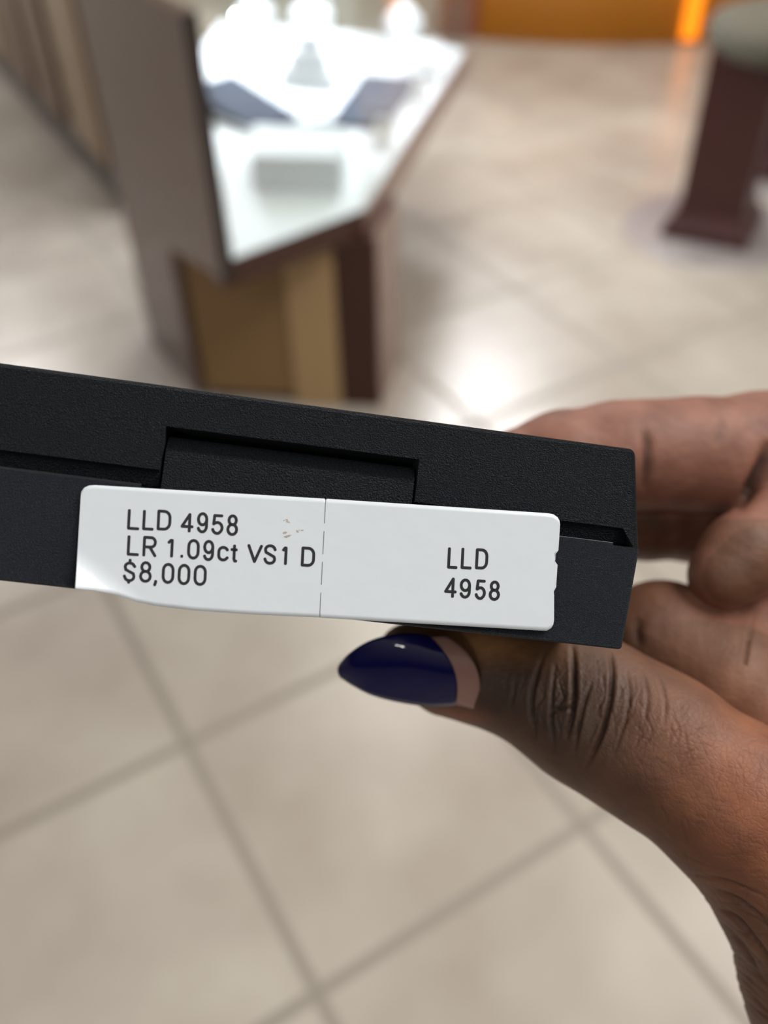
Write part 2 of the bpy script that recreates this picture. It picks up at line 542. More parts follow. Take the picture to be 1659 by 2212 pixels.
def black_plastic(name, grain=5.5, bstr=.8, col=(0.005, 0.008, 0.013), rough=.36, speck=(.03, .036, .045)):
    m = bpy.data.materials.new(name); m.use_nodes = True
    nt = m.node_tree; N = nt.nodes; b = N['Principled BSDF']
    b.inputs['Base Color'].default_value = (*col, 1)
    b.inputs['Roughness'].default_value = rough
    b.inputs['Specular IOR Level'].default_value = .42
    b.inputs['Specular Tint'].default_value = (.82, .9, 1, 1)
    tc = N.new('ShaderNodeTexCoord')
    n1 = N.new('ShaderNodeTexNoise'); n1.inputs['Scale'].default_value = grain; n1.inputs['Detail'].default_value = 2
    n1.inputs['Roughness'].default_value = .6
    nt.links.new(tc.outputs['Object'], n1.inputs['Vector'])
    bp = N.new('ShaderNodeBump'); bp.inputs['Strength'].default_value = bstr; bp.inputs['Distance'].default_value = .045
    nt.links.new(n1.outputs['Fac'], bp.inputs['Height'])
    nt.links.new(bp.outputs['Normal'], b.inputs['Normal'])
    n2 = N.new('ShaderNodeTexNoise'); n2.inputs['Scale'].default_value = 5.2; n2.inputs['Detail'].default_value = 1
    nt.links.new(tc.outputs['Object'], n2.inputs['Vector'])
    rp = N.new('ShaderNodeValToRGB')
    rp.color_ramp.elements[0].position = .56; rp.color_ramp.elements[0].color = (*col, 1)
    rp.color_ramp.elements[1].position = .72; rp.color_ramp.elements[1].color = (*speck, 1)
    nt.links.new(n2.outputs['Fac'], rp.inputs['Fac']); nt.links.new(rp.outputs['Color'], b.inputs['Base Color'])
    return m


M_blk = black_plastic('grained_black_plastic')
M_blk2 = black_plastic('grained_black_plastic_body', 7.5, .5, (.005, .007, .012), .42, (.022, .027, .033))
M_sm = black_plastic('smooth_black_plastic', 2.0, .08, (.008, .009, .011), .35, (.01, .01, .012))
M_tab = black_plastic('worn_black_plastic', 4.5, .9, (.010, .012, .016), .38)

gem = empty('gem_box', None, 'black plastic jewellery box with white price label, held in a hand', 'jewellery box', M=Mbox)
XL, DP = -100.9, 50.0


def frustum(z0, z1, i0, i1, bev):
    """i0/i1 = inset at z0 / z1"""
    bm = bmesh.new()
    q = []
    for z, i in ((z0, i0), (z1, i1)):
        q.append([bm.verts.new(c) for c in ((XL + i, .28 * i, z), (-i, .28 * i, z), (-i, DP - i, z), (XL + i, DP - i, z))])
    bm.faces.new(q[0][::-1]); bm.faces.new(q[1])
    for k in range(4):
        bm.faces.new((q[0][k], q[0][(k + 1) % 4], q[1][(k + 1) % 4], q[1][k]))
    bmesh.ops.recalc_face_normals(bm, faces=bm.faces)
    return bm


def bevel_sel(bm, fn, off, seg):
    es = [e for e in bm.edges if fn(e)]
    bmesh.ops.bevel(bm, geom=es, offset=off, segments=seg, affect='EDGES', profile=.5)


def boolean(o, cutters, op='DIFFERENCE'):
    for cbm in cutters:
        me = bpy.data.meshes.new('cutter'); bmesh.ops.recalc_face_normals(cbm, faces=cbm.faces); cbm.to_mesh(me); cbm.free()
        co_ = bpy.data.objects.new('cutter', me); C.objects.link(co_); co_.parent = o.parent
        md = o.modifiers.new('b', 'BOOLEAN'); md.operation = op; md.object = co_; md.solver = 'EXACT'
        bpy.context.view_layer.update()
        dg = bpy.context.evaluated_depsgraph_get()
        new = bpy.data.meshes.new_from_object(o.evaluated_get(dg))
        o.modifiers.clear()
        o.data = new
        bpy.data.objects.remove(co_)


# lid
bm = frustum(0.0, 14.1, 0.0, 1.75, 0)
bevel_sel(bm, lambda e: all(v.co.z > 14 for v in e.verts) or abs(e.verts[0].co.z - e.verts[1].co.z) > 5, .95, 5)
lid = obj('lid', bm, M_blk, gem)
cuts = []
c1 = bmesh.new(); box(c1, -67.75, -32.9, -3, 6.5, -1, 8.45); cuts.append(c1)                       # hinge notch


def groove(x0, x1, mitre):
    bm = bmesh.new()
    pr = [(-2, 2.45 - .0), (.33, 2.45), (1.7, .42), (1.7, -1), (-2, -1)]
    a = [bm.verts.new((x0, y, z)) for y, z in pr]
    b_ = [bm.verts.new((x1 - (z * mitre if z > 0 else z * .1), y, z)) for y, z in pr]
    bm.faces.new(a); bm.faces.new(b_[::-1])
    for i in range(5):
        bm.faces.new((a[i], a[(i + 1) % 5], b_[(i + 1) % 5], b_[i]))
    return bm


cuts.append(groove(-99.5, -66, 0)); cuts.append(groove(-34, -.45, .95))
boolean(lid, cuts)
# body
bm = frustum(-14.65, -.12, 1.05, 0.0, 0)
bevel_sel(bm, lambda e: all(v.co.z < -14 for v in e.verts) or abs(e.verts[0].co.z - e.verts[1].co.z) > 5, .45, 3)
body = obj('body', bm, M_blk2, gem)
bm = bmesh.new()
box(bm, -99, -70.0, .75, 3, -.3, .34, None, .1)
obj('inner_lip', bm, M_sm, body)
bm = bmesh.new()
box(bm, -32.0, -3.7, .75, 3, -.3, .34, None, .1)
obj('inner_lip', bm, M_sm, body)
# hinge tab (rounded top) : profile extruded along x
bm = bmesh.new()
pr = [(.02, -6), (.02, 5.2), (.10, 5.45), (.30, 5.75), (.75, 6.35), (1.25, 6.9), (1.9, 7.25), (2.8, 7.4), (5, 7.4), (5, -6)]
N_ = 70
rows = []
for i in range(N_ + 1):
    x = -67.3 + (34.0) * i / N_
    rows.append([bm.verts.new((x - (.0 if k > 5 else 0.0), y + (.05 * noise.noise(Vector((x * .8, z, 0))) if 2 < z < 7 else 0), z)) for k, (y, z) in enumerate(pr)])
for i in range(N_):
    for j in range(len(pr)):
        bm.faces.new((rows[i][j], rows[i][(j + 1) % len(pr)], rows[i + 1][(j + 1) % len(pr)], rows[i + 1][j]))
bm.faces.new(rows[0]); bm.faces.new(rows[-1][::-1])
tab = obj('hinge_tab', bm, M_tab, body)
# clear lid insert is not seen; feet neither

# ---- label
M_lab = mat('glossy_white_label', srgb(226, 234, 240), 0.28, spec=.45, bump=(.25, .01, .1))
M_ink = mat('black_ink', (0.012, 0.012, 0.016), 0.5)
M_perf = mat('grey_cut', srgb(110, 118, 128), .6)
M_smudge = mat('brown_smudge', srgb(186, 172, 158), .6)


def interp(pl, s):
    xs = [p[0] for p in pl]
    k = 0
    while k < len(pl) - 2 and xs[k + 1] < s: k += 1
    a, b_ = pl[k], pl[k + 1]
    t = (s - a[0]) / (b_[0] - a[0]) if b_[0] > a[0] else 0
    return (a[1] + (b_[1] - a[1]) * t, a[2] + (b_[2] - a[2]) * t)


top = [(0, 174.5, 1072), (.004, 176, 1062), (.012, 182, 1053.5), (.024, 192, 1049), (.038, 205, 1048), (.505, 701, 1077.2), (.5065, 703, 1081), (.508, 704, 1081), (.5095, 706, 1077.5),
       (.965, 1182, 1108.5), (.98, 1195, 1111), (.992, 1204.5, 1117.5), (.998, 1208.5, 1125), (1, 1209.5, 1133)]
bot = [(0, 162.5, 1271), (.004, 164, 1271.5), (.04, 202.5, 1275.6), (.09, 253, 1285), (.132, 295, 1300), (.165, 333, 1308.5), (.25, 422, 1319), (.37, 548, 1327.5), (.505, 688.5, 1333.8), (.5065, 690.5, 1331.5), (.508, 691.5, 1331.8), (.5095, 693, 1334.5),
       (.965, 1166, 1362), (.98, 1181, 1362.5), (.992, 1190, 1357), (.998, 1195, 1349), (1, 1196.5, 1340)]
ss = sorted(set([p[0] for p in top] + [p[0] for p in bot] + [i / 90 for i in range(91)]))
NV = 26


def lift(px, py):
    # how far the loose lower left corner stands off the box (mm, towards the viewer = negative y)
    x0, y0, x1, y1 = 160, 1180, 330, 1312
    d = ((x1 - x0) * (py - y0) - (y1 - y0) * (px - x0)) / math.hypot(x1 - x0, y1 - y0)
    return -.16 - (0.00042 * max(0, d + 4) ** 2)


bm = bmesh.new(); grid = []
for s in ss:
    a = interp(top, s); b_ = interp(bot, s); col = []
    for j in range(NV + 1):
        v = j / NV
        x = a[0] + (b_[0] - a[0]) * v; y = a[1] + (b_[1] - a[1]) * v
        if s > .993:
            if .30 < v < .40: x -= 5.5
            if .62 < v < .68: x -= 0
            if v > .68: x -= 4.0 * (1 - (v - .68) / .32)
        l = lift(x, y)
        p = Lp(x, y, l)
        col.append(bm.verts.new((p[0], l, p[1])))
    grid.append(col)
for i in range(len(grid) - 1):
    for j in range(NV):
        try: bm.faces.new((grid[i][j], grid[i][j + 1], grid[i + 1][j + 1], grid[i + 1][j]))
        except ValueError: pass
me = bpy.data.meshes.new('price_label'); bmesh.ops.recalc_face_normals(bm, faces=bm.faces); bm.to_mesh(me); bm.free()
lab = link('price_label', me, M_lab, gem, True)
tag(lab, 'white two-part price label')
sol = lab.modifiers.new('thick', 'SOLIDIFY'); sol.thickness = .12; sol.offset = 0

# ---- lettering as stroked ribbons
def arcp(cx, cy, rx, ry, a0, a1, n=10):
    return [(cx + rx * math.cos(math.radians(a0 + (a1 - a0) * i / n)), cy + ry * math.sin(math.radians(a0 + (a1 - a0) * i / n))) for i in range(n + 1)]


# each glyph in unit box x 0..1, y 0..1 (y up)
G = {
    'L': [[(0, 1), (0, 0), (1, 0)]],
    'D': [[(0, 0), (0, 1), (.5, 1)] + arcp(.5, .65, .5, .35, 90, 0, 5) + arcp(.5, .35, .5, .35, 0, -90, 5) + [(0, 0)]],
    'R': [[(0, 0), (0, 1), (.6, 1)] + arcp(.62, .74, .36, .26, 80, -80, 7) + [(.5, .47), (0, .47)], [(.5, .47), (1, 0)]],
    'V': [[(0, 1), (.5, 0), (1, 1)]],
    'S': [[(.98, .78)] + arcp(.5, .77, .46, .23, 10, 180, 8) + [(.1, .62), (.5, .5), (.9, .38)] + arcp(.5, .24, .46, .24, 20, -170, 9) + [(.02, .24)]],
    '$': [[(1, .78)] + arcp(.5, .76, .45, .2, 15, 180, 8) + [(.12, .6), (.5, .5), (.88, .4)] + arcp(.5, .24, .45, .22, 10, -170, 9) + [(0, .26)], [(.5, 1.12), (.5, .96)], [(.46, .03), (.46, -.08)]],
    'c': [[(.95, .8)] + arcp(.5, .66, .5, .34, 30, 180, 6) + arcp(.5, .34, .5, .34, 180, 330, 6) + [(.98, .2)]],
    't': [[(.55, 1), (.55, .14), (.72, 0), (1, 0)], [(0, .74), (1, .74)]],
    '0': [arcp(.5, .68, .5, .32, 180, 0, 8) + arcp(.5, .32, .5, .32, 0, -180, 8) + [(0, .68)]],
    '1': [[(0, .86), (.5, 1), (.85, 1), (.85, 0)]],
    '4': [[(.72, 0), (.72, 1), (0, .27), (1, .27)]],
    '5': [[(.92, 1), (.16, 1), (.08, .52)] + arcp(.48, .32, .5, .30, 120, -60, 9) + arcp(.48, .3, .5, .3, -70, -165, 5)],
    '8': [arcp(.5, .76, .4, .24, 0, 360, 14), arcp(.5, .27, .48, .27, 0, 360, 14)],
    '9': [arcp(.5, .69, .48, .31, 0, 360, 14), [(.98, .69), (.98, .35)] + arcp(.5, .3, .48, .3, 0, -160, 8)],
    '.': [[(.5, 0.02), (.5, .06)]],
    ',': [[(.8, .75), (.8, .5), (.1, -.2)]],
}


def ribbon(bm, pts, wpx, toloc):
    """pts in px, constant width ribbon with chamfer caps -> local faces"""
    P_ = [Vector(p) for p in pts]
    q = [P_[0]]
    for p in P_[1:]:
        if (p - q[-1]).length > .4: q.append(p)
    closed = (q[0] - q[-1]).length < .8 and len(q) > 4
    if closed: q = q[:-1]
    n = len(q); h = wpx / 2
    for i in range(n if closed else n - 1):
        a, b_ = q[i], q[(i + 1) % n]
        d = (b_ - a); L = d.length; d /= L; nn = Vector((-d.y, d.x))
        hexa = [a + nn * h * .55 - d * h * .8, a - nn * h * .55 - d * h * .8, a - nn * h - d * h * .2, b_ - nn * h + d * h * .2,
                b_ - nn * h * .55 + d * h * .8, b_ + nn * h * .55 + d * h * .8, b_ + nn * h + d * h * .2, a + nn * h - d * h * .2]
        bm.faces.new([bm.verts.new(toloc(*c, k_=i)) for c in hexa])


def letter_loc(x, y, k_=0):
    l = lift(x, y) - .085 - .0015 * (k_ % 5)
    p = Lp(x, y, l)
    return (p[0], l, p[1])


def glyph(bm, ch, xl, xr, yt, yb, slope=.062, wpx=6.3):
    """box given in px; the letters lean with the label (slope)"""
    i = wpx / 2
    x0, x1, y0, y1 = xl + i, xr - i, yt + i, yb - i
    for st_ in G[ch]:
        pts = []
        for gx, gy in st_:
            X = x0 + (x1 - x0) * gx; Y = y1 + (y0 - y1) * gy
            pts.append((X + (y1 - Y) * .05 * 1.0, Y + (gx - .5) * (x1 - x0) * slope))
        ribbon(bm, pts, wpx, letter_loc)


z7 = lambda a, b_: (150 + a / 2.9105, 1030 + b_ / 2.9105)
L1 = [('L', 362, 440, 203, 334), ('L', 457, 530, 208, 337), ('D', 548, 638, 208, 338), ('4', 697, 780, 226, 350), ('9', 797, 870, 222, 355), ('5', 890, 968, 235, 365), ('8', 984, 1060, 236, 372)]
L2 = [('L', 360, 438, 368, 497), ('R', 458, 547, 373, 504), ('1', 612, 655, 390, 508), ('.', 693, 718, 400, 512), ('0', 738, 816, 391, 520), ('9', 836, 908, 396, 530), ('c', 928, 1002, 434, 532), ('t', 1008, 1056, 424, 538),
      ('V', 1114, 1212, 424, 542), ('S', 1217, 1300, 424, 553), ('1', 1332, 1370, 438, 555), ('D', 1454, 1542, 440, 566)]
L3 = [('$', 334, 416, 528, 664), ('8', 435, 517, 530, 666), (',', 526, 552, 640, 684), ('0', 578, 657, 541, 673), ('0', 678, 757, 547, 681), ('0', 778, 860, 553, 686)]
R1 = [('L', 740, 786, 652, 746), ('L', 799, 848, 654, 748), ('D', 862, 918, 657, 749)]
R2 = [('4', 726, 782, 783, 873), ('9', 792, 843, 788, 876), ('5', 860, 909, 793, 882), ('8', 920, 971, 797, 886)]
z4 = lambda a, b_: (600 + a / 2.023, 860 + b_ / 2.023)
for rows_, zz in (((L1, L2, L3), z7), ((R1, R2), z4)):
    bm = bmesh.new()
    for row in rows_:
        for ch, a, b_, c_, d_ in row:
            p, q = zz(a, c_), zz(b_, d_)
            glyph(bm, ch, p[0], q[0], p[1], q[1])
    for f in bm.faces: pass
    me = bpy.data.meshes.new('lettering'); bm.to_mesh(me); bm.free()
    link('lettering', me, M_ink, lab)


def ribbon_obj(name, segs, wpx, m):
    bm = bmesh.new()
    for s_ in segs: ribbon(bm, s_, wpx, letter_loc)
    me = bpy.data.meshes.new(name); bm.to_mesh(me); bm.free()
    return link(name, me, m, lab)


def pl(t): return (703.5 + (690.5 - 703.5) * t, 1079 + (1334 - 1079) * t)


ribbon_obj('perforation', [[pl(a), pl(b_)] for a, b_ in ((0, .2), (.27, .46), (.53, .72), (.79, 1))], 1.5, M_perf)
sm = []
for cxx, cyy, n, wd in ((620, 1125, 5, 8), (645, 1148, 4, 6), (620, 1158, 6, 7), (612, 1150, 3, 5)):
    for k in range(n):
        x = cxx + random.uniform(-wd, wd); y = cyy + random.uniform(-3, 3)
        sm.append([(x, y), (x + random.uniform(1, 5), y + random.uniform(-1, 3))])
ribbon_obj('smudge', sm, 2.0, M_smudge)

# ================================================================== hand
# camera-space millimetre coordinates (x right, y down, z away) are only the modelling frame; the mesh is real size
def PC(px, py, z): return np.array([(px - CX) / FPX * z, (py - CY) / FPX * z, z], dtype=np.float32)


HS = 0.5
lo = np.array([-14, -44, 112], dtype=np.float32); hi = np.array([112, 128, 262], dtype=np.float32)
nx, ny, nz = [int((hi[i] - lo[i]) / HS) + 1 for i in range(3)]
gx = (lo[0] + HS * np.arange(nx, dtype=np.float32))[:, None, None]
gy = (lo[1] + HS * np.arange(ny, dtype=np.float32))[None, :, None]
gz = (lo[2] + HS * np.arange(nz, dtype=np.float32))[None, None, :]
FAR = np.float32(20.0)


def smin(a, b, k):
    h = np.clip(k - np.abs(a - b), 0, None) / k
    return np.minimum(a, b) - h * h * k * .25


def cap(F_, a, b, ra, rb, k, sub=False):
    """smooth-union a tapered limb segment into field F_ (only inside its bounding box)"""
    rm = max(ra, rb) + 4 + k
    mn = np.minimum(a, b) - rm; mx = np.maximum(a, b) + rm
    i0 = np.clip(((mn - lo) / HS).astype(int), 0, [nx, ny, nz]); i1 = np.clip(((mx - lo) / HS).astype(int) + 2, 0, [nx, ny, nz])
    if (i1 <= i0).any(): return
    s = tuple(slice(i0[i], i1[i]) for i in range(3))
    X = gx[s[0]] - a[0]; Y = gy[:, s[1]] - a[1]; Z = gz[:, :, s[2]] - a[2]
    d = b - a; L2 = float(d @ d) + 1e-9
    t = np.clip((X * d[0] + Y * d[1] + Z * d[2]) / L2, 0, 1)
    dist = np.sqrt((X - t * d[0]) ** 2 + (Y - t * d[1]) ** 2 + (Z - t * d[2]) ** 2) - (ra + (rb - ra) * t)
    if sub:
        F_[s] = -smin(-F_[s], dist, k)
    else:
        F_[s] = smin(F_[s], dist.astype(np.float32), k)


def chain(F_, pts, k=4.0):
    """pts: (px,py,z mm,radius px)"""
    q = [(PC(p[0], p[1], p[2]), p[3] * p[2] / FPX) for p in pts]
    for (a, ra), (b, rb) in zip(q[:-1], q[1:]):
        cap(F_, a, b, ra, rb, k)


def newf(): return np.full((nx, ny, nz), FAR, dtype=np.float32)


Fh = newf()
# thumb and its metacarpal, running to the wrist at lower right
chain(Fh, [(882, 1412, 170.5, 66), (965, 1436, 168, 98), (1070, 1452, 165, 112), (1160, 1478, 162, 118), (1235, 1512, 160, 146), (1310, 1556, 157, 150), (1420, 1618, 153, 158),
           (1600, 1745, 149, 172), (1718, 1895, 149, 176), (1815, 2120, 152, 196), (1960, 2560, 160, 250)], 4)
# thenar / palm mass, further away
Fp = newf()
chain(Fp, [(1430, 1400, 184, 148), (1560, 1450, 188, 165), (1760, 1470, 190, 215)], 5)
chain(Fp, [(1560, 1500, 176, 150), (1760, 1700, 176, 260), (1960, 2100, 176, 300), (2050, 2600, 178, 300)], 6)
chain(Fp, [(1760, 1250, 205, 170), (1900, 1500, 200, 300), (2050, 2000, 195, 330)], 6)
Fh = smin(Fh, Fp, np.float32(3.2)); del Fp
# index finger along the back of the box
Fi = newf()
chain(Fi, [(1125, 1003, 186, 80), (1210, 992, 187, 100), (1330, 985, 189, 113), (1410, 982, 190, 113), (1500, 982, 192, 119), (1640, 985, 196, 134), (1760, 1010, 200, 138), (1900, 1120, 205, 150), (2000, 1400, 203, 200)], 3)
Fh = smin(Fh, Fi, np.float32(1.0)); del Fi
# middle finger below it, in shade
Fi = newf()
chain(Fi, [(1180, 1120, 200, 70), (1300, 1120, 201, 82), (1400, 1118, 203, 88), (1500, 1112, 206, 98), (1640, 1090, 210, 112), (1780, 1110, 212, 125), (1950, 1300, 208, 170)], 3)
Fh = smin(Fh, Fi, np.float32(.8)); del Fi
# ring finger curled back so that its tip points at the palm
Fi = newf()
chain(Fi, [(1563, 1243, 176, 76), (1604, 1203, 178, 88), (1690, 1130, 187, 95), (1800, 1090, 206, 100), (1900, 1200, 212, 110), (2000, 1400, 207, 150)], 3)
Fh = smin(Fh, Fi, np.float32(.8)); del Fi
# little finger, curled beside it
Fi = newf()
chain(Fi, [(1700, 1345, 188, 62), (1760, 1290, 192, 72), (1860, 1220, 202, 78), (1960, 1300, 208, 90), (2020, 1500, 205, 130)], 2.5)
Fh = smin(Fh, Fi, np.float32(.8)); del Fi
# the box fills the grip: keep flesh out of it (flattened pads where the fingers press)
bx = np.array(O_cam) * 1000
exn, eyn, ezn = [np.array(v_) for v_ in (ex, ey, ez)]
for s0 in range(0, nx, 40):
    sl = slice(s0, min(nx, s0 + 40))
    X = gx[sl] - bx[0]; Y = gy - bx[1]; Z = gz - bx[2]
    lx = X * exn[0] + Y * exn[1] + Z * exn[2]; ly = X * eyn[0] + Y * eyn[1] + Z * eyn[2]; lz = X * ezn[0] + Y * ezn[1] + Z * ezn[2]
    ins = np.maximum(np.maximum(np.maximum(XL - lx, lx - .15), np.maximum(-.2 - ly, ly - (DP + .1))), np.maximum(-14.75 - lz, lz - 14.2))
    Fh[sl] = np.maximum(Fh[sl], -ins.astype(np.float32))


def surface_nets(Fv):
    sgn = Fv < 0
    cx_, cy_, cz_ = nx - 1, ny - 1, nz - 1
    corners = [(i, j, k) for i in (0, 1) for j in (0, 1) for k in (0, 1)]
    cnt = np.zeros((cx_, cy_, cz_), dtype=np.int8)
    for i, j, k in corners: cnt += sgn[i:i + cx_, j:j + cy_, k:k + cz_]
    act = (cnt > 0) & (cnt < 8)
    idx = np.argwhere(act)
    vid = np.full((cx_, cy_, cz_), -1, dtype=np.int32); vid[act] = np.arange(len(idx))
    acc = np.zeros((len(idx), 3)); num = np.zeros(len(idx))
    cv = {c: Fv[idx[:, 0] + c[0], idx[:, 1] + c[1], idx[:, 2] + c[2]] for c in corners}
    for c in corners:
        for ax in range(3):
            if c[ax] == 0:
                d_ = list(c); d_[ax] = 1; d_ = tuple(d_)
                a, b = cv[c], cv[d_]
                m = (a < 0) != (b < 0)
                t = np.where(m, a / np.where(m, a - b, 1), 0)
                p = np.tile(np.array(c, float), (len(idx), 1)); p[:, ax] = t
                acc[m] += p[m]; num[m] += 1
    V = lo + HS * (idx + acc / num[:, None])
    faces = []
    for ax in range(3):
        sl0 = [slice(1, -1)] * 3; sl0[ax] = slice(0, -1)
        sl1 = [slice(1, -1)] * 3; sl1[ax] = slice(1, None)
        a = sgn[tuple(sl0)]; b = sgn[tuple(sl1)]
        e = np.argwhere(a != b); 
        if not len(e): continue
        off = np.ones(3, int); off[ax] = 0
        g = e + off
        inside = a[e[:, 0], e[:, 1], e[:, 2]]
        u_, v_ = (ax + 1) % 3, (ax + 2) % 3
        q = []
        for du, dv in ((0, 0), (-1, 0), (-1, -1), (0, -1)):
            c = g.copy(); c[:, u_] += du; c[:, v_] += dv
            q.append(vid[c[:, 0], c[:, 1], c[:, 2]])
        q = np.stack(q, 1)
        q[~inside] = q[~inside][:, ::-1]
        faces.append(q)
    return V, np.concatenate(faces)


for s_ in (np.s_[:2], np.s_[-2:], np.s_[:, :2], np.s_[:, -2:], np.s_[:, :, :2], np.s_[:, :, -2:]): Fh[s_] = np.maximum(Fh[s_], .5)   # closed ends
HV, HF = surface_nets(Fh)
# a little Laplacian relaxation
Ed = np.concatenate([HF[:, [0, 1]], HF[:, [1, 2]], HF[:, [2, 3]], HF[:, [3, 0]]])
Ed = np.unique(np.sort(Ed, 1), axis=0)
deg = np.bincount(Ed.ravel(), minlength=len(HV))[:, None]


def relax(V, n, f=.5):
    for _ in range(n):
        s = np.zeros_like(V)
        for c in range(3):
            s[:, c] = np.bincount(Ed[:, 0], V[Ed[:, 1], c], len(V)) + np.bincount(Ed[:, 1], V[Ed[:, 0], c], len(V))
        V = V + f * (s / deg - V)
    return V


HV = relax(HV, 3)


def normals(V):
    a = V[HF[:, 2]] - V[HF[:, 0]]; b = V[HF[:, 3]] - V[HF[:, 1]]
    n_ = np.cross(a, b); out = np.zeros_like(V)
    for j in range(4):
        for c in range(3): out[:, c] += np.bincount(HF[:, j], n_[:, c], len(V))
    return out / (np.linalg.norm(out, axis=1)[:, None] + 1e-12)


HN = normals(HV)
view = HV / np.linalg.norm(HV, axis=1)[:, None]
if np.mean(np.sum((HV - HV.mean(0)) * HN, 1)) < 0:
    HN = -HN; HF = HF[:, ::-1]
facing = -np.sum(HN * view, 1)
PX = CX + FPX * HV[:, 0] / HV[:, 2]; PY = CY + FPX * HV[:, 1] / HV[:, 2]
# ---- skin folds sculpted into the surface: (points, depth mm, half width px, zmin, zmax)
FOLDS = [
    ([(1180, 1400), (1160, 1450), (1148, 1500), (1149, 1550), (1160, 1600)], .55, 6, 0, 172),
    ([(1236, 1390), (1240, 1440), (1240, 1500), (1236, 1545), (1222, 1600)], .95, 6.5, 0, 172),
    ([(1318, 1400), (1324, 1455), (1319, 1515), (1300, 1585), (1264, 1665)], .95, 6, 0, 172),
    ([(1280, 1470), (1262, 1515), (1250, 1570), (1240, 1630)], .5, 5, 0, 172),
    ([(1200, 1425), (1192, 1500), (1190, 1560), (1200, 1630)], .45, 5, 0, 172),
    ([(1190, 1532), (1240, 1530)], .45, 5, 0, 172),
    ([(1352, 1440), (1362, 1500), (1350, 1560), (1325, 1630)], .28, 5, 0, 172),
    ([(1385, 1440), (1400, 1500), (1392, 1570)], .25, 5, 0, 172),
    ([(1420, 1445), (1438, 1510), (1436, 1570)], .22, 5, 0, 172),
    ([(1100, 1530), (1110, 1500), (1112, 1460)], .2, 5, 0, 172),
    # folds low on the wrist side
    ([(1560, 1960), (1600, 1990), (1640, 2040), (1680, 2100)], .6, 7, 0, 175),
    ([(1545, 1920), (1600, 1945), (1670, 2000)], .5, 6, 0, 175),
    ([(1575, 2010), (1610, 2050), (1650, 2120)], .45, 6, 0, 175),
    ([(1520, 1890), (1580, 1905), (1660, 1940)], .35, 5, 0, 175),
    # finger joints (palm side)
    ([(1392, 925), (1399, 960), (1396, 1010), (1388, 1060)], .8, 9, 175, 215),
    ([(1662, 950), (1648, 1000), (1622, 1050), (1588, 1105)], 1.5, 13, 175, 215),
    ([(1560, 900), (1552, 960)], .25, 10, 175, 215),
    # palm lines
    ([(1630, 1320), (1616, 1390), (1606, 1450), (1594, 1520)], .5, 5, 165, 205),
    ([(1380, 1330), (1376, 1370), (1384, 1400)], .5, 10, 165, 205),
]
rw = random.Random(11)
# fine creases across the thumb joint and web
for k in range(46):
    x0 = rw.uniform(1130, 1480); t_ = (x0 - 1130) / 350
    y0 = 1400 + t_ * 60 + rw.uniform(-10, 130); ln = rw.uniform(40, 120)
    bend = rw.uniform(-14, 16) + 10
    FOLDS.append(([(x0, y0), (x0 + bend, y0 + ln * .5), (x0 + rw.uniform(-12, 6) - ln * .15, y0 + ln)], rw.uniform(.07, .17), 3.0, 0, 172))
# skin lines over the back of the hand, mostly across the bone
for k in range(120):
    x0 = rw.uniform(1330, 1680); y0 = rw.uniform(1560, 2180)
    an = rw.choice((-.25, .35, 1.1, 1.9)) + rw.uniform(-.35, .35); ln = rw.uniform(30, 85)
    c_, s_ = math.cos(an), math.sin(an)
    FOLDS.append(([(x0, y0), (x0 + c_ * ln * .5 + rw.uniform(-6, 6), y0 + s_ * ln * .5 + rw.uniform(-6, 6)), (x0 + c_ * ln, y0 + s_ * ln)], rw.uniform(.05, .11), 2.8, 0, 178))
for k in range(16):
    x0 = rw.uniform(1540, 1600); y0 = rw.uniform(1900, 2180)
    FOLDS.append(([(x0, y0), (x0 + 40, y0 + 25 + rw.uniform(-8, 12)), (x0 + 100, y0 + 85 + rw.uniform(-14, 20))], rw.uniform(.12, .3), 3.5, 0, 180))

# denser mesh where the skin is near and in focus
def refine(V, Fq, sel):
    'split selected quads 2x2, neighbours are fanned so the surface stays closed'
    E4 = [np.sort(Fq[:, [k, (k + 1) % 4]], 1) for k in range(4)]
    key = lambda e: e[:, 0].astype(np.int64) * len(V) + e[:, 1]
    K = np.stack([key(e) for e in E4], 1)
    ks = np.unique(K[sel])
    mid0 = len(V)
    ev = np.stack([ks // len(V), ks % len(V)], 1)
    Vm = .5 * (V[ev[:, 0]] + V[ev[:, 1]])
    pos = np.searchsorted(ks, K); pos = np.clip(pos, 0, len(ks) - 1)
    has = ks[pos] == K
    M_ = np.where(has, pos + mid0, -1)
    cen0 = mid0 + len(Vm); fs = np.where(sel)[0]
    Vc = V[Fq[fs]].mean(1)
    polys = []
    c = cen0 + np.arange(len(fs)); f = Fq[fs]; m = M_[fs]
    for k in range(4):
        polys.append(np.stack([f[:, k], m[:, k], c, m[:, (k - 1) % 4]], 1))
    quads = np.concatenate(polys)
    rest = np.where(~sel)[0]
    plain = rest[~has[rest].any(1)]
    quads = np.concatenate([quads, Fq[plain]])
    ng = []
    for r_ in rest[has[rest].any(1)]:
        q = []
        for k in range(4):
            q.append(int(Fq[r_, k]))
            if M_[r_, k] >= 0: q.append(int(M_[r_, k]))
        ng.append(q)
    return np.concatenate([V, Vm, Vc]), quads, ng


fc = HV[HF].mean(1); fpx = CX + FPX * fc[:, 0] / fc[:, 2]; fpy = CY + FPX * fc[:, 1] / fc[:, 2]
ff = facing[HF].mean(1)
sel = (ff > -.1) & (fpx > 1080) & (fpx < 1720) & (fpy > 1380) & (fpy < 2260) & (fc[:, 2] < 172)
HV, HFq, NG = refine(HV, HF, sel)
HV = HV.astype(np.float64)


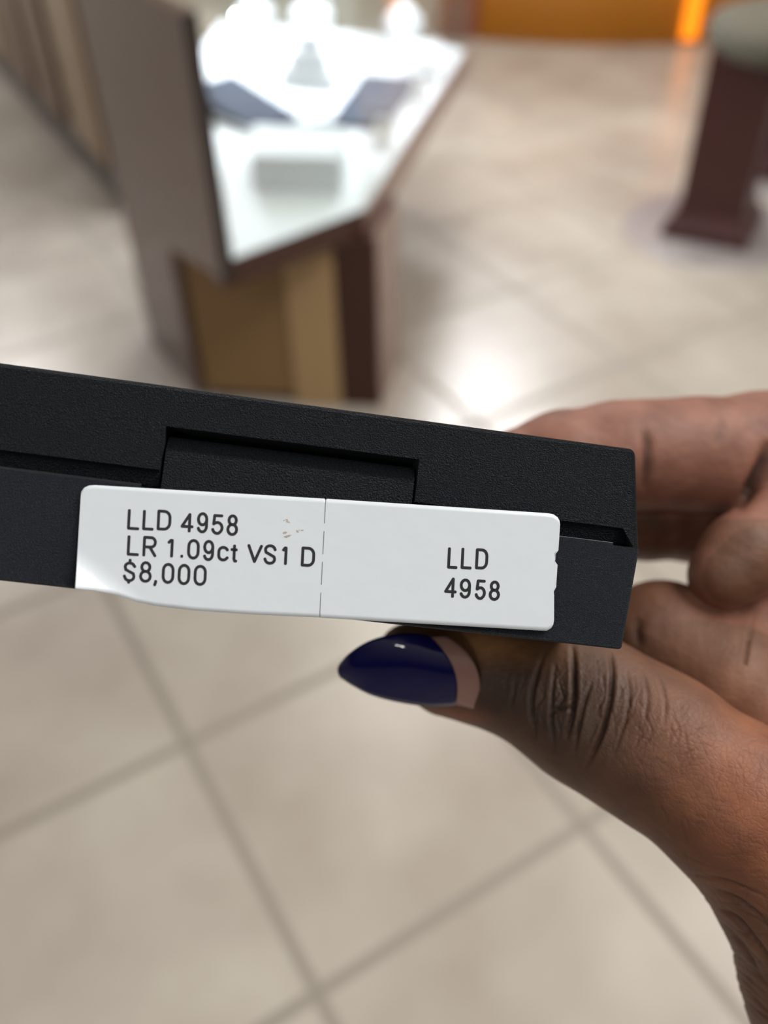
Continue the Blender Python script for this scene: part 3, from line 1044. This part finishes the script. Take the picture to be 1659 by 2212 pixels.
def all_edges():
    E_ = [HFq[:, [k, (k + 1) % 4]] for k in range(4)]
    ex_ = [(q[k], q[(k + 1) % len(q)]) for q in NG for k in range(len(q))]
    return np.unique(np.sort(np.concatenate(E_ + [np.array(ex_)]), 1), axis=0)


Ed = all_edges(); deg = np.bincount(Ed.ravel(), minlength=len(HV))[:, None]
HV = relax(HV, 1, .5)
HF = HFq
HN = normals(HV)
for q in NG:
    a_ = HV[q[2]] - HV[q[0]]; b_ = HV[q[3]] - HV[q[1]]; n_ = np.cross(a_, b_)
    for v_ in q: HN[v_] += n_ / (np.linalg.norm(n_) + 1e-9) * .2
HN /= np.linalg.norm(HN, axis=1)[:, None] + 1e-12
view = HV / np.linalg.norm(HV, axis=1)[:, None]
facing = -np.sum(HN * view, 1)
PX = CX + FPX * HV[:, 0] / HV[:, 2]; PY = CY + FPX * HV[:, 1] / HV[:, 2]
disp = np.zeros(len(HV)); dark = np.zeros(len(HV))


def seg_dist(pts):
    p = np.array(pts, float)
    m_ = np.where((PX > p[:, 0].min() - 60) & (PX < p[:, 0].max() + 60) & (PY > p[:, 1].min() - 60) & (PY < p[:, 1].max() + 60))[0]
    best = np.full(len(HV), 1e9); wt = np.ones(len(HV)); bw_ = np.ones(len(m_)); bx_ = np.full(len(m_), 1e9); X_ = PX[m_]; Y_ = PY[m_]
    # densify with a smooth curve
    t = np.linspace(0, len(p) - 1, 5 * (len(p) - 1) + 1)
    q = np.stack([np.interp(t, np.arange(len(p)), p[:, c]) for c in (0, 1)], 1)
    q[1:-1] = .25 * q[:-2] + .5 * q[1:-1] + .25 * q[2:]
    for ii, (a, b) in enumerate(zip(q[:-1], q[1:])):
        d = b - a; L2 = d @ d + 1e-9
        tt = np.clip(((X_ - a[0]) * d[0] + (Y_ - a[1]) * d[1]) / L2, 0, 1)
        nd = np.hypot(X_ - a[0] - tt * d[0], Y_ - a[1] - tt * d[1])
        bt = nd < bx_
        u_ = (ii + tt) / (len(q) - 1)
        bw_ = np.where(bt, np.clip(3.2 * np.minimum(u_, 1 - u_), 0, 1), bw_)
        bx_ = np.where(bt, nd, bx_)
    best[m_] = bx_; wt[m_] = bw_ ** .7
    return best, wt


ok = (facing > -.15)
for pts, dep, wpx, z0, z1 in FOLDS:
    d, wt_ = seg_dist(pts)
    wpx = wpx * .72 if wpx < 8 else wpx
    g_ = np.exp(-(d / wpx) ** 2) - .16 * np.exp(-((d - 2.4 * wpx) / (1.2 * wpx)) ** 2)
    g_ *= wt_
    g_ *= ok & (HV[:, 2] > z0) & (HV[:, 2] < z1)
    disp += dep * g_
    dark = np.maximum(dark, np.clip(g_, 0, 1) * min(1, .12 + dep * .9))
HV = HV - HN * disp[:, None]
HV = relax(HV, 1, .35)

# ---- skin tone: back of the thumb dark, knuckle darker, palm side and fingertips pinker, folds darkened, orange light painted in
def gauss(x0, y0, sx, sy, rot=0):
    c, s = math.cos(rot), math.sin(rot)
    X = (PX - x0) * c + (PY - y0) * s; Y = -(PX - x0) * s + (PY - y0) * c
    return np.exp(-(X / sx) ** 2 - (Y / sy) ** 2)


base = np.array(srgb(112, 77, 57)); dkn = np.array(srgb(64, 47, 36)); pink = np.array(srgb(152, 104, 88)); warm_light = np.array(srgb(152, 94, 65)); deep = np.array(srgb(28, 19, 15)); tanc = np.array(srgb(122, 90, 60))
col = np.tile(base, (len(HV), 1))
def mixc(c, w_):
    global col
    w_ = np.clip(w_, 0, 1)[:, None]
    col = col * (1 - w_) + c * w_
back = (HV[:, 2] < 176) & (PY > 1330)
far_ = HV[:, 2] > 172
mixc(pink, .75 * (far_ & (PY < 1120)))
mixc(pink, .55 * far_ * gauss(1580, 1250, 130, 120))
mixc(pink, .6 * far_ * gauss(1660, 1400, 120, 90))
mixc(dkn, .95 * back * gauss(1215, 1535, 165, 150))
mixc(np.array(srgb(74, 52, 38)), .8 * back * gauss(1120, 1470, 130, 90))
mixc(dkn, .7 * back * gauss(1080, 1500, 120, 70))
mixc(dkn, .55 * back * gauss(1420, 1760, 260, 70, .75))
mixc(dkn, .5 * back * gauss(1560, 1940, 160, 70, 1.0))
mixc(warm_light, .9 * back * gauss(1640, 1720, 200, 240))  # orange light on the lower right hand, painted into the skin colour
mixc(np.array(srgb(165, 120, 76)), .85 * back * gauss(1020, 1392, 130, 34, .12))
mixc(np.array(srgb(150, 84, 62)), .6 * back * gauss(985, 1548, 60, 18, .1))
mixc(deep, .8 * dark)  # skin colour darkened along the folds, deeper ones more

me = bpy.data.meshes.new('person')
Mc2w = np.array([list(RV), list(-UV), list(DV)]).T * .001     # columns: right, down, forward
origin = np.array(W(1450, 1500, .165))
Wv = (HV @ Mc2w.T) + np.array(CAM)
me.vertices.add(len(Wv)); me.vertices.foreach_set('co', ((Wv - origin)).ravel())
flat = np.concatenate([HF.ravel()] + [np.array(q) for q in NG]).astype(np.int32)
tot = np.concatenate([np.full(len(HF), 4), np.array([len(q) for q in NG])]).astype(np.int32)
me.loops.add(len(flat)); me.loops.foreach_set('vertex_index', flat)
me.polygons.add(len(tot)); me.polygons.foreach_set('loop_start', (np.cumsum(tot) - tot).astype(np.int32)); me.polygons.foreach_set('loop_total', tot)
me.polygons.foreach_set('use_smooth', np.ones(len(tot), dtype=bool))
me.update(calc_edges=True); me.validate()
at = me.color_attributes.new('skin_tone_and_light', 'FLOAT_COLOR', 'POINT')
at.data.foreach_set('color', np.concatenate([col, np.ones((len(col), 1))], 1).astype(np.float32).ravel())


def skin_material():
    m = bpy.data.materials.new('brown_skin'); m.use_nodes = True
    nt = m.node_tree; N = nt.nodes; b = N['Principled BSDF']
    a = N.new('ShaderNodeAttribute'); a.attribute_name = 'skin_tone_and_light'
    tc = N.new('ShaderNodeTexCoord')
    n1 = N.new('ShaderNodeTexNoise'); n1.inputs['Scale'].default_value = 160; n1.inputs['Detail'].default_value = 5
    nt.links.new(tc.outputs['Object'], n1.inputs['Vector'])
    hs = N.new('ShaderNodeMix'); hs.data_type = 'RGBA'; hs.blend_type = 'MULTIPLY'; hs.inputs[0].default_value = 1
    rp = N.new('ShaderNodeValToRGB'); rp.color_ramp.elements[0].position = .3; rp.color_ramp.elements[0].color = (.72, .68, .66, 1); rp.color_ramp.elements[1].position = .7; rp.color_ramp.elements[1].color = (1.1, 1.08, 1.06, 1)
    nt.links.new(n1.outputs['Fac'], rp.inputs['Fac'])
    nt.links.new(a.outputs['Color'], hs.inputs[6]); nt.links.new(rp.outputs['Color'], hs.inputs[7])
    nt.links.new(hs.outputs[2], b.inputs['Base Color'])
    b.inputs['Roughness'].default_value = .54
    b.inputs['Specular IOR Level'].default_value = .45
    # fine wrinkle net
    wn = N.new('ShaderNodeTexNoise'); wn.inputs['Scale'].default_value = 300; wn.inputs['Detail'].default_value = 2
    nt.links.new(tc.outputs['Object'], wn.inputs['Vector'])
    mv = N.new('ShaderNodeVectorMath'); mv.operation = 'MULTIPLY_ADD'
    mv.inputs[1].default_value = (.0022, .0022, .0022)
    nt.links.new(wn.outputs['Color'], mv.inputs[0]); nt.links.new(tc.outputs['Object'], mv.inputs[2])
    vo = N.new('ShaderNodeTexVoronoi'); vo.feature = 'DISTANCE_TO_EDGE'; vo.inputs['Scale'].default_value = 1150
    nt.links.new(mv.outputs[0], vo.inputs['Vector'])
    r2_ = N.new('ShaderNodeValToRGB'); r2_.color_ramp.elements[0].position = 0; r2_.color_ramp.elements[1].position = .16
    nt.links.new(vo.outputs['Distance'], r2_.inputs['Fac'])
    bp = N.new('ShaderNodeBump'); bp.inputs['Strength'].default_value = .34; bp.inputs['Distance'].default_value = .00010
    nt.links.new(r2_.outputs['Color'], bp.inputs['Height'])
    n3 = N.new('ShaderNodeTexNoise'); n3.inputs['Scale'].default_value = 500; n3.inputs['Detail'].default_value = 4
    nt.links.new(tc.outputs['Object'], n3.inputs['Vector'])
    b2 = N.new('ShaderNodeBump'); b2.inputs['Strength'].default_value = .5; b2.inputs['Distance'].default_value = .0004
    nt.links.new(n3.outputs['Fac'], b2.inputs['Height']); nt.links.new(bp.outputs['Normal'], b2.inputs['Normal'])
    nt.links.new(b2.outputs['Normal'], b.inputs['Normal'])
    return m


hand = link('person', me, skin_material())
hand.location = Vector(origin)
tag(hand, 'brown-skinned hand gripping the black box, dark blue polish on its thumb nail', 'person')

# ---- thumb nail
NAIL = [  # (upper, middle, lower) px,py,z from cuticle to tip
    [(966, 1376, 154.8), (1029, 1446, 154.0), (1026, 1531, 158.2)],
    [(956, 1374, 154.2), (1017, 1442, 153.6), (1022, 1530, 157.4)],
    [(924, 1376, 153.4), (978, 1442, 152.7), (982, 1520, 156.4)],
    [(884, 1370, 153.2), (932, 1438, 152.5), (926, 1522, 156.4)],
    [(840, 1373, 153.5), (876, 1434, 153.0), (860, 1513, 156.6)],
    [(795, 1386, 154.6), (818, 1436, 154.3), (803, 1498, 157.0)],
    [(757, 1412, 157.0), (768, 1445, 156.4), (765, 1478, 158.2)],
    [(737, 1437, 159.4), (733, 1449, 159.0), (738, 1460, 159.4)],
]


def nail_mesh(rows, sm=6, nv=20):
    R_ = np.array(rows, float); n = len(R_)
    t = np.linspace(0, n - 1, sm * (n - 1) + 1)
    out = []
    for tt in t:
        i = min(int(tt), n - 2); f = tt - i
        p0, p1, p2, p3 = R_[max(i - 1, 0)], R_[i], R_[i + 1], R_[min(i + 2, n - 1)]
        q = .5 * ((2 * p1) + (-p0 + p2) * f + (2 * p0 - 5 * p1 + 4 * p2 - p3) * f ** 2 + (-p0 + 3 * p1 - 3 * p2 + p3) * f ** 3)
        row = []
        for k in range(nv + 1):
            v = k / nv
            cm = 2 * q[1] - .5 * (q[0] + q[2])
            c = (1 - v) ** 2 * q[0] + 2 * v * (1 - v) * cm + v * v * q[2]
            row.append(c)
        out.append(row)
    return out


def nail_obj(name, rows, m, thick, parent):
    g_ = nail_mesh(rows)
    bm = bmesh.new()
    vs = [[bm.verts.new(W(float(c[0]), float(c[1]), float(c[2]) * .001) - Vector(origin)) for c in r] for r in g_]
    for i in range(len(vs) - 1):
        for j in range(len(vs[0]) - 1):
            bm.faces.new((vs[i][j], vs[i][j + 1], vs[i + 1][j + 1], vs[i + 1][j]))
    o = obj(name, bm, m, parent, True)
    sd = o.modifiers.new('t', 'SOLIDIFY'); sd.thickness = thick; sd.offset = 0
    return o


M_np = mat('dark_blue_polish', srgb(12, 13, 76), 0.06, spec=.4, bump=(10, .01, .0001))
M_nb = mat('bare_nail', srgb(160, 122, 112), 0.3, spec=.5, bump=(30, .02, .0001))
tag(nail_obj('nail', NAIL[:3], M_nb, .0004, hand), 'bare pinkish nail growth below the polish')
tag(nail_obj('polished_nail', NAIL[2:], M_np, .0009, hand), 'glossy dark blue polished pointed nail')
